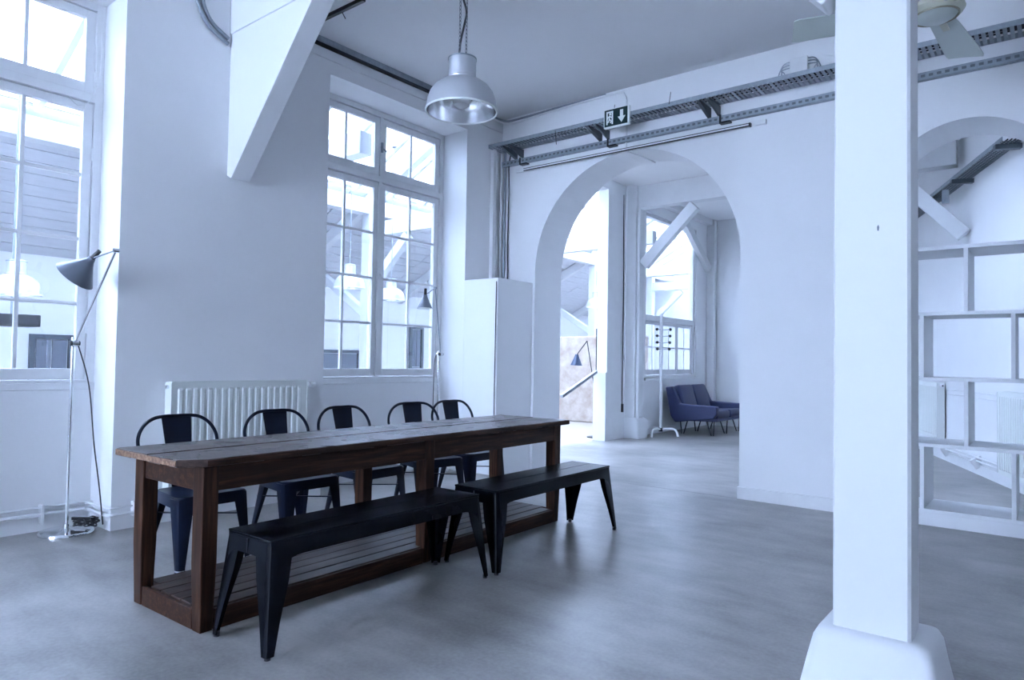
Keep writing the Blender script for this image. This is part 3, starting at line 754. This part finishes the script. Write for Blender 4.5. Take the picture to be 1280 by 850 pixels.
# ------------------------------------------------------------------ floor lamps
def cone_shade(a, d, L, r0_, r1_, n=24):
    """shell: narrow end at a, opening along d"""
    a, d = Vector(a), Vector(d).normalized(); u = d.orthogonal().normalized(); v = d.cross(u)
    def ring(c, r_): return [c + (u * math.cos(2 * PI * k / n) + v * math.sin(2 * PI * k / n)) * r_ for k in range(n)]
    outer = [ring(a + d * (L * t), r0_ + (r1_ - r0_) * f) for t, f in ((0, 0), (.12, .05), (.3, .22), (.6, .55), (1, 1))]
    inner = [ring(a + d * (L * t), max(.004, r0_ + (r1_ - r0_) * f - .004)) for t, f in ((1, .985), (.6, .53), (.3, .2), (.15, .03))]
    return MB().loft(outer, True, False), MB().loft(inner, False, True), a + d * (L * .55)
def floor_lamp(label, loc, joint_z, elbow, neck, sdir, sl_, sr, shade_m, base_r=.165, arm_m=CHROME):
    r = root('floor_lamp', label, 'floor lamp', loc)
    MB().lathe([(0, 0), (base_r, 0), (base_r, .012), (base_r * .96, .02), (base_r * .3, .026), (.02, .034), (.016, .06), (0, .06)], 40).build('base', CHROME, r, smooth=True)
    MB().tube([(0, 0, .03), (0, 0, joint_z + .04)], .0115, 10).build('pole', CHROME, r, smooth=True)
    j = Vector((.035, 0, joint_z))
    MB().tube([(-.03, 0, joint_z), (.05, 0, joint_z)], .012, 10).tube([(.035, -.02, joint_z), (.035, .02, joint_z)], .022, 12).build('clamp', CHROME, r, smooth=True)
    MB().tube([(.035, -.026, joint_z), (.035, -.02, joint_z)], .018, 10).tube([(.035, .02, joint_z), (.035, .03, joint_z)], .016, 10).build('clamp_knob', BLACK, r, smooth=True)
    e = Vector(elbow); nk = Vector(neck)
    MB().tube([j, e], .007, 8).build('arm', arm_m, r, smooth=True)
    MB().tube([e, nk], .006, 8).build('forearm', arm_m, r, smooth=True)
    MB().tube([e + Vector((0, -.016, 0)), e + Vector((0, .016, 0))], .013, 10).build('elbow', arm_m, r, smooth=True)
    d = Vector(sdir).normalized()
    o, i, bc = cone_shade(nk, d, sl_, .022, sr)
    sh_ = o.build('lamp_shade', shade_m, r, smooth=True)
    i.build('shade_lining', SIGNW, sh_, smooth=True)
    MB().lathe([(0, -.03), (.02, -.025), (.03, 0), (.02, .025), (0, .03)], 12, bc).build('bulb', BULB, sh_, smooth=True)
    MB().tube([nk + d * .02, nk - d * .07], [.018, .014], 10).build('shade_handle', BLACK, r, smooth=True)
    return r
lx, ly = -5.265, 1.82
l1 = floor_lamp('tall chrome floor lamp with a cone shade turned to the window', (lx, ly, 0), 1.285, (-4.62 - lx, 0, 1.865), (-4.985 - lx, 0, 1.845), (-.55, -.40, -.71), .165, .128, LAMPGREY)
MB().tube([Vector(q) - Vector((lx, ly, 0)) for q in catmull([(lx + .04, ly + .02, 1.27), (-5.16, 1.89, 1.0), (-5.15, 1.93, .6), (-5.13, 1.965, .3), (-5.12, 1.99, .05)], 6)], .0045, 5).build('power_cable', BLACK, l1)
hp = []
for k in range(60):
    a = k * .55; rr = .05 + .03 * math.sin(k * 1.7)
    hp.append((.075 + rr * math.cos(a), .10 + rr * 1.1 * math.sin(a), .06 + .025 * math.sin(k * .9) + .02 * (k % 7) / 7))
MB().tube(catmull(hp, 3), .005, 5).build('cable_coil', BLACK, l1)
MB().bar((-.04, .05, .085), (.10, .13, .09), .022, .02).build('plug_strip', BLACK, l1)
l2x, l2y = -5.30, 5.40
l2 = floor_lamp('slim floor lamp with a small bell shade in the corner of the window recess', (l2x, l2y, 0), 1.27, (-5.37 - l2x, 0, 2.0), (-5.40 - l2x, -.12, 1.915), (.05, -.08, -1), .15, .085, LAMPGREY, .14, STEEL)
MB().tube(catmull([(-.02, -.01, 1.27), (-.045, -.015, 1.15), (-.05, -.02, .7), (-.05, -.03, .05)], 5), .004, 5).build('power_cable', BLACK, l2)

# ------------------------------------------------------------------ pendant lamps
def make_pendant(label, loc, ceil_z, group=None, chains=True):
    r = root('pendant_lamp', label, 'pendant lamp', loc, 0, group)
    prof = [(.222, 0), (.220, .03), (.213, .07), (.197, .115), (.17, .152), (.135, .178), (.10, .193), (.086, .197)]
    MB().lathe(prof, 40).build('dome', ALU, r, smooth=True)
    MB().lathe([(.214, .002), (.211, .035), (.203, .075), (.187, .115), (.16, .148), (.125, .172), (.08, .186), (0, .188)], 40).build('reflector', ALUIN, r, smooth=True)
    MB().lathe([(.214, .002), (.222, -.004), (.226, .004), (.222, .010), (.214, .002)], 40).build('rim', SIGNW, r, smooth=True)
    MB().lathe([(.092, .193), (.094, .208), (.086, .214), (.086, .325), (.080, .33)], 32).build('canister', ALU, r, smooth=True)
    MB().lathe([(.089, .322), (.089, .332), (.06, .344), (0, .346)], 32).build('cap', STEEL, r, smooth=True)
    MB().lathe([(.03, .16), (.045, .12), (.06, .075), (.05, .04), (.02, .022), (0, .02)], 20).build('bulb', BULB, r, smooth=True)
    top = ceil_z - loc[2]
    if chains:
        for sx in (-.025, .03):
            m = MB(); z = .34; k = 0
            while z < top - .01:
                st = []
                for i in range(9):
                    a = 2 * PI * i / 8; u = .0065 * math.cos(a); w_ = .015 * math.sin(a)
                    st.append((sx + (u if k % 2 else 0), (0 if k % 2 else u), z + .012 + w_))
                m.tube(st, .0022, 4, False); z += .024; k += 1
            m.build('chain', DSTEEL, r)
        MB().tube(catmull([(-.03, .0, .33), (-.028, .01, .45), (.0, .012, .55), (.028, .0, .62), (-.01, .01, .72), (-.026, .0, .82), (-.026, .0, top)], 6), .007, 6).build('cable', BLACK, r)
    else:
        MB().tube([(0, 0, .32), (0, 0, top)], .006, 6).build('chain', STEEL, r)
    MB().lathe([(.05, top - .02), (.05, top)], 16, c0=True, c1=True).build('ceiling_rose', STEEL, r)
    return r
make_pendant('aluminium bell pendant lamp on chains above the table', (-2.885, 3.10, 2.752), ZC)
for (x, y, z), lb in (((-8.0, 2.25, 1.78), 'aluminium pendant lamp in the hall, behind the chrome floor lamp window'),
                      ((-8.0, 6.30, 2.22), 'aluminium pendant lamp in the hall, behind the chair window beside its latch'),
                      ((-8.4, 7.45, 2.15), 'aluminium pendant lamp in the hall, behind the chair window near the slim lamp'),
                      ((-8.2, 13.4, 2.45), 'aluminium pendant lamp in the hall, seen through the arch over the stone wall')):
    make_pendant(lb, (x, y, z), hz(x) - .02, 'hall pendant lamps', False)
# black projector box hung in the hall
t = root('hall_projector', 'black boxy projector hung in the hall behind the chrome lamp window', 'projector', (-9.0, 2.5, 1.5))
MB().box(-.2, .2, -.32, .22, 0, .13).build('body', BLACK, t, bevel=.01)
MB().tube([(0, 0, .13), (0, 0, hz(-9.0) - 1.5)], .012, 8).build('mount_rod', STEEL, t)
t = root('hall_projector', 'dark projector on a bracket in the hall, seen through the arch', 'projector', (-7.4, 12.6, 1.95))
MB().box(-.22, .22, -.1, .1, 0, .07).build('body', BLACK, t, bevel=.01)
MB().tube([(0, 0, .07), (0, 0, hz(-7.4) - 1.95)], .012, 8).build('mount_rod', STEEL, t)
# tall jointed lamp in the hall behind the post
t = root('floor_lamp', 'dark jointed floor lamp with a blue shade in the hall beyond the arch', 'floor lamp', (-5.82, 9.55, 0))
MB().lathe([(0, 0), (.14, 0), (.14, .012), (.015, .03), (0, .03)], 24).build('base', BLACK, t, smooth=True)
MB().tube([(0, 0, .02), (0, 0, 1.75)], .012, 8).build('pole', BLACK, t, smooth=True)
MB().tube([(0, 0, .62), (-.17, -.02, 1.55)], .008, 8).build('arm', BLACK, t)
MB().tube([(-.17, -.02, 1.55), (-.34, -.05, 1.33)], .008, 8).build('forearm', BLACK, t)
MB().bar((-.03, 0, .6), (.03, 0, .6), .03, .07).build('clamp', BLACK, t)
o, i, bc = cone_shade((-.345, -.05, 1.33), (-.05, 0, -1), .18, .03, .10)
s_ = o.build('lamp_shade', LAMPBLUE, t, smooth=True); i.build('shade_lining', SIGNW, s_, smooth=True)

# ------------------------------------------------------------------ cable trays on the arch wall
tr = root('cable_tray', 'wide perforated steel cable tray high on the arch wall', 'cable tray', (-2.5, 5.925, 3.632))
m = MB(); x0, x1 = -2.58, 6.4
m.box(x0, x1, -.003, 0, .0, .04)
m.build('side_rail', STEEL, tr)
MB().box(x0, x1, .235, .238, 0, .04).build('side_rail', STEEL, tr)
m = MB(); k = x0
while k < x1 - .03:
    m.box(k, k + .026, 0, .235, 0, .003); k += .042
m.build('tray_slats', STEEL, tr)
m = MB()
for k_, zz in enumerate((.008, .012, .010, .02, .014)):
    m.tube(catmull([(x0 + .05 + i * .9, .04 + .036 * k_ + random.uniform(-.008, .008), zz + .012 + random.uniform(0, .02)) for i in range(10)], 4), .008, 5)
m.build('cable_bundle', BLACK, tr)
for bx_ in (-2.40, -1.27, -.08, 1.2, 2.4, 3.6):
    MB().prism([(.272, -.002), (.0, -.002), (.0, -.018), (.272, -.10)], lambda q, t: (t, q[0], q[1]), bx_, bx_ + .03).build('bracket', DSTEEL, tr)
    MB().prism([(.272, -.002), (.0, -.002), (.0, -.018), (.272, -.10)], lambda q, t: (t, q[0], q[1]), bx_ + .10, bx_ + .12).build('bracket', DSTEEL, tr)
for bx_, dz in ((-.95, .12), (-.35, .11), (-1.65, -.15)): MB().tube([(bx_, -.006, .02), (bx_ + .02, -.012, .02 + dz)], .003, 5).build('cable_tie', BLACK, tr)
tr = root('cable_tray', 'narrow slotted steel cable tray below the wide one on the arch wall', 'cable tray', (-2.5, 6.16, 3.465))
x0 = -2.56
m = MB(); m.box(x0, x1, -.02, -.017, 0, .016); m.box(x0, x1, -.02, -.017, .038, .055); m.box(x0, x1, -.017, .036, 0, .003)
k = x0
while k < x1 - .1: m.box(k, k + .024, -.02, -.017, .016, .038); k += .054
m.build('slotted_rail', STEEL, tr)
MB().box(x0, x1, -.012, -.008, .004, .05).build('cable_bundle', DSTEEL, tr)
for bx_ in (-2.30, -1.15, .05, 1.3, 2.4): MB().box(bx_, bx_ + .1, -.02, .038, -.018, -.003).box(bx_, bx_ + .02, -.023, -.02, -.01, .065).build('bracket', BLACK, tr)
lr = root('light_rail', 'long slim white light rail with black edges above the arch', 'light rail', (-3.45, 6.15, 3.365))
MB().box(-1.28, 1.28, -.02, .012, .008, .022).build('rail_body', TRIM, lr)
MB().box(-1.28, 1.28, -.022, -.004, 0, .008).box(-1.28, 1.28, -.022, -.004, .022, .029).box(1.28, 1.295, -.022, .012, -.002, .031).build('edge_strip', BLACK, lr)
for q in ((-1.42, -1.1), (1.05, 1.42)): MB().box(*q, .012, .05, .01, .05).build('mount_plate', TRIM, lr)
# tray at the left wall / ceiling edge
tl = root('cable_tray', 'dark-edged cable duct along the ceiling edge above the window recess', 'cable duct', (XL, 4.8, 3.97))
MB().box(0, .05, -1.28, .78, .012, .07).build('duct_body', STEEL, tl)
MB().box(0, .055, -1.28, .78, 0, .012).build('duct_lip', BLACK, tl)
MB().box(0, .04, -1.29, -1.27, -.06, .02).build('end_bracket', STEEL, tl)
MB().box(0, .012, -1.26, 1.38, -.09, -.005).build('backing_strip', WHITE, tl)

# exit sign
es = root('exit_sign', 'small dark exit sign with white running figure and down arrow', 'sign', (-3.389, 5.877, 3.534))
MB().box(-.14, .14, -.01, .03, 0, .19).build('housing', SIGNW, es, bevel=.006)
MB().box(-.128, .128, -.013, -.010, .012, .178).build('face', SIGNG, es)
fy = lambda q, t: (q[0], t, q[1])
MB().prism([(.048, .155), (.082, .155), (.082, .09), (.108, .09), (.065, .03), (.022, .09), (.048, .09)], fy, -.016, -.013).build('down_arrow', SIGNW, es)
m = MB(); m.prism([(-.105, .03), (-.105, .16), (-.03, .16), (-.03, .03), (-.045, .03), (-.045, .145), (-.09, .145), (-.09, .03)], fy, -.016, -.013)
m.build('door_outline', SIGNW, es)
m = MB(); m.lathe([(0, -.0015), (.012, -.0015), (.012, .0015), (0, .0015)], 12); m.xf(Matrix.Translation((-.062, -.0145, .132)) @ Matrix.Rotation(PI / 2, 4, 'X'))
for a, b in (((-.066, .118), (-.072, .08)), ((-.066, .112), (-.045, .095)), ((-.068, .112), (-.088, .10)), ((-.088, .10), (-.092, .085)), ((-.072, .082), (-.052, .066)), ((-.052, .066), (-.058, .042)), ((-.072, .082), (-.082, .055)), ((-.082, .055), (-.10, .05))):
    m.bar((a[0], -.0145, a[1]), (b[0], -.0145, b[1]), .003, .012)
m.build('running_figure', SIGNW, es)
MB().box(-.05, .05, .03, .041, .09, .125).build('wall_bracket', SIGNW, es)

# junction box with cables
jb = root('junction_box', 'square white junction box with looping cables above the cable trays', 'junction box', (-1.745, 6.19, 3.74))
MB().box(-.075, .075, -.05, .009, 0, .15).build('box', TRIM, jb, bevel=.006)
for k in range(6):
    s_ = -1 if k < 3 else 1; q = (k % 3) * .025
    MB().tube(catmull([(s_ * .07, -.03, .13 - q), (s_ * (.13 + q * .4), -.025, .12 - q), (s_ * (.175 - q), -.02, .04), (s_ * (.18 - q), -.03, -.05)], 5), .005, 5).build('cable', STEEL, jb)
# ceiling conduit to the arch
cd = tag(MB().tube(catmull([(-5.08, 5.9, 4.0), (-5.05, 6.14, 3.985), (-4.9, 6.175, 3.965), (-4.5, 6.18, 3.985), (-3.62, 6.18, 4.005), (-3.47, 6.18, 3.96), (-3.45, 6.185, 3.8), (-3.45, 6.185, 3.40)], 6), .011, 7).build('conduit', TRIM, smooth=True), 'thin white conduit along the ceiling edge dropping to the arch crown', 'conduit')
MB().tube([(-3.45, 6.185, 3.40), (-3.44, 6.19, 3.372), (-3.40, 6.40, 3.370), (-3.38, 6.70, 3.370)], .008, 6).build('soffit_run', TRIM, cd)
tag(MB().tube(catmull([(-5.07, 5.8, 4.022), (-5.05, 6.15, 4.01), (-4.85, 6.18, 4.0), (-4.3, 6.185, 4.015), (-3.7, 6.185, 4.022)], 5), .012, 7).build('conduit', STEEL, smooth=True), 'thin grey conduit in the angle between ceiling and arch wall', 'conduit')
# vertical pipes in the corner
vp = root('corner_pipes', 'vertical white pipes and conduits in the corner above the boxed-in casing', 'pipe', (-5.0, 6.1, 2.09))
MB().box(-.098, -.055, -.11, -.06, .001, 1.55).build('square_duct', TRIM, vp)
MB().tube([(-.08, -.02, .001), (-.08, -.02, 1.58)], .013, 8).build('pipe', TRIM, vp, smooth=True)
MB().tube([(-.075, .06, .001), (-.075, .06, 1.58)], .016, 8).build('pipe', TRIM, vp, smooth=True)
MB().tube([(-.035, .075, .001), (-.035, .075, 1.58)], .013, 8).build('pipe', STEEL, vp, smooth=True)
MB().tube(catmull([(.03, .07, .001), (.02, .075, .5), (.03, .07, 1.1), (.035, .06, 1.4), (.09, .05, 1.56)], 5), .007, 6).build('black_cable', BLACK, vp, label='black cable')

# ------------------------------------------------------------------ ceiling fan
FX, FY, FZ = -.545, 4.63, 3.30
fn = root('ceiling_fan', 'cream ceiling fan with broad pale blades behind the pillar', 'ceiling fan', (FX, FY, FZ))
MB().lathe([(0, -.06), (.075, -.055), (.105, -.035), (.115, -.02)], 32).build('hub_cap', FANM, fn, smooth=True)
MB().lathe([(.115, -.03), (.135, -.022), (.15, .0), (.14, .03), (.10, .05), (.03, .06), (.03, .08), (0, .08)], 32).build('motor_housing', CREAM, fn, smooth=True)
MB().lathe([(.113, -.034), (.121, -.036), (.123, -.026), (.115, -.024)], 32).build('ring', FANRING, fn, smooth=True)
MB().tube([(0, 0, .06), (0, 0, ZC - FZ)], .014, 10).build('down_rod', CREAM, fn)
MB().lathe([(.02, ZC - FZ - .09), (.06, ZC - FZ - .03), (.07, ZC - FZ)], 20).build('canopy', CREAM, fn, smooth=True)
for a in (84, 200, 322):
    m = MB(); lo = []
    for x, hw, dz in ((.12, .07, .0), (.22, .08, -.004), (.60, .102, -.012), (.74, .106, -.018), (.775, .098, -.02)):
        tl_ = .2
        lo.append([(x, -hw, dz - hw * tl_), (x, 0, dz + .004), (x, hw, dz + hw * tl_), (x, hw, dz + hw * tl_ + .006), (x, 0, dz + .010), (x, -hw, dz - hw * tl_ + .006)])
    m.loft(lo); m.xf(Matrix.Rotation(math.radians(a), 4, 'Z'))
    bl = m.build('blade', FANM, fn, smooth=True, angle=50)
    q = MB().bar((.08, 0, -.01), (.26, 0, -.018), .035, .012); q.xf(Matrix.Rotation(math.radians(a), 4, 'Z')); q.build('blade_iron', CREAM, bl)

# ------------------------------------------------------------------ shelving in the second arch
sx0, sx1, sy0, sy1 = -1.125, .055, 6.175, 6.69
shf = root('open_shelf', 'white open shelf unit with staggered dividers filling the smaller arch', 'shelf', ((sx0 + sx1) / 2, (sy0 + sy1) / 2, 0))
cx, cy = shf.location.x, shf.location.y
def sb(x0, x1, y0, y1, z0, z1, nm): MB().box(x0 - cx, x1 - cx, y0 - cy, y1 - cy, z0, z1).build(nm, SHELFM, shf, bevel=.002)
T = .028
levels = [.126, .630, 1.140, 1.645, 2.150]
sb(sx0, sx1, sy0, sy1, 0, levels[0] - T, 'plinth')
for z in levels: sb(sx0, sx1, sy0, sy1, z - T, z, 'shelf_board')
for k in range(4):
    za, zb = levels[k], levels[k + 1] - T
    xs_ = (-.535,) if k % 2 else (-.823, -.247)
    for x in xs_ + (sx0 + T / 2, sx1 - T / 2): sb(x - T / 2, x + T / 2, sy0, sy1, za, zb, 'divider' if x in xs_ else 'side_board')

# cable tray on the slanted wall beyond the shelves
t = root('cable_tray', 'dark cable tray climbing along the slanted wall above the shelves', 'cable tray', spt(2.8, 0, 3.4))
o_ = t.location.copy()
a0, a1 = slot_t(-1.7, 11.9), slot_t(-.33, 8.25)
def sp2(t_, off_, z): return spt(t_, off_, z) - o_
for off_ in (.02, .20): MB().bar(sp2(a0, off_, 3.47), sp2(a1, off_, 3.47), .006, .045).build('side_rail', STEEL, t)
m = MB(); k = a0
while k < a1: m.bar(sp2(k, .02, 3.45), sp2(k, .20, 3.45), .02, .004); k += .045
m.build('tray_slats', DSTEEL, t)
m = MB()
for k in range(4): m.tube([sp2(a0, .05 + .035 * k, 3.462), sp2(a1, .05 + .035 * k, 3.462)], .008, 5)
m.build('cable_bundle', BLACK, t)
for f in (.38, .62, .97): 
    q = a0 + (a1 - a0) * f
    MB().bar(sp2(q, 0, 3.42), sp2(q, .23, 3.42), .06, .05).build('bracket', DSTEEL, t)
q = a0 + (a1 - a0) * .5
MB().bar(sp2(q, .16, 3.43), sp2(q, .16, 3.27), .07, .07).build('small_box', STEEL, t)

# ------------------------------------------------------------------ sofa, coat rack
sf = root('sofa', 'low navy blue two-seat sofa with splayed metal legs under the window', 'sofa', (-4.85, 11.75, 0))
# local: x depth (+x front), y length; y from -.72 to .72
def cushion(w_, d_, h_, r_=.03): return [rrect(w_ - .03, d_ - .03, r_, 0), rrect(w_, d_, r_, .03), rrect(w_, d_, r_, h_ - .03), rrect(w_ - .04, d_ - .04, r_, h_)]
for s_ in (-1, 1):
    m = MB().loft(cushion(.62, .56, .13)); m.xf(Matrix.Translation((.10, s_ * .29, .27)) @ Matrix.Rotation(math.radians(-4), 4, 'Y'))
    m.build('seat_cushion', SOFAM, sf, smooth=True, angle=60)
    m = MB().loft(cushion(.13, .56, .50)); m.xf(Matrix.Translation((-.22, s_ * .29, .34)) @ Matrix.Rotation(math.radians(-16), 4, 'Y'))
    m.build('back_cushion', SOFAM, sf, smooth=True, angle=60)
    # arm: panel, deep at the back wing, lower towards the front
    poly = [(-.38, .30), (-.48, .80), (-.36, .81), (-.22, .52), (.44, .50), (.44, .37), (.38, .29), (-.30, .20)]
    MB().prism(poly, lambda q, t_: (q[0], t_, q[1]), s_ * .60, s_ * .72).build('arm', SOFAM, sf, bevel=.02, bseg=3)
MB().prism([(-.32, .22), (.40, .24), (.40, .29), (-.32, .30)], lambda q, t_: (q[0], t_, q[1]), -.6, .6).build('seat_frame', SOFAM, sf, bevel=.01)
MB().prism([(-.38, .26), (-.50, .78), (-.44, .80), (-.30, .26)], lambda q, t_: (q[0], t_, q[1]), -.6, .6).build('back_panel', SOFAM, sf, bevel=.015)
for sx in (-1, 1):
    for yy in (-.58, 0, .58):
        x = .27 if sx > 0 else -.20
        MB().tube([(x - .06, yy, .25), (x + .03 * sx, yy, 0.0)], .011, 8).tube([(x + .08, yy, .25), (x + .03 * sx + .035, yy, 0.0)], .011, 8).build('leg', BLACK, sf, smooth=True)

ck = root('coat_rack', 'white coat rack with black ball pegs in front of the sofa window', 'coat rack', (-5.10, 10.40, 0))
MB().tube([(0, 0, .10), (0, 0, 2.02)], .024, 12).build('pole', TRIM, ck, smooth=True)
MB().tube([(0, 0, .09), (0, 0, .15)], .034, 12).build('collar', BLACK, ck, smooth=True)
for a in (30, 150, 265):
    c_, s_ = math.cos(math.radians(a)), math.sin(math.radians(a))
    MB().tube(catmull([(0, 0, .125), (.18 * c_, .18 * s_, .135), (.25 * c_, .25 * s_, .10), (.275 * c_, .275 * s_, .012)], 5), .018, 8).build('foot', TRIM, ck, smooth=True)
for k in range(4):
    z = 1.755 - k * .108; a = math.radians(38 + 6 * k)
    c_, s_ = math.cos(a), math.sin(a)
    for q in (-1, 1):
        L2 = .06 if q < 0 else .13
        pg = MB().tube([(0, 0, z), (q * L2 * c_, q * L2 * s_, z + .01)], .006, 6).build('peg', STEEL, ck)
        MB().lathe([(0, -.026), (.018, -.018), (.026, 0), (.018, .018), (0, .026)], 10, (q * (L2 + .015) * c_, q * (L2 + .015) * s_, z + .01)).build('ball', BLACK, pg, smooth=True)
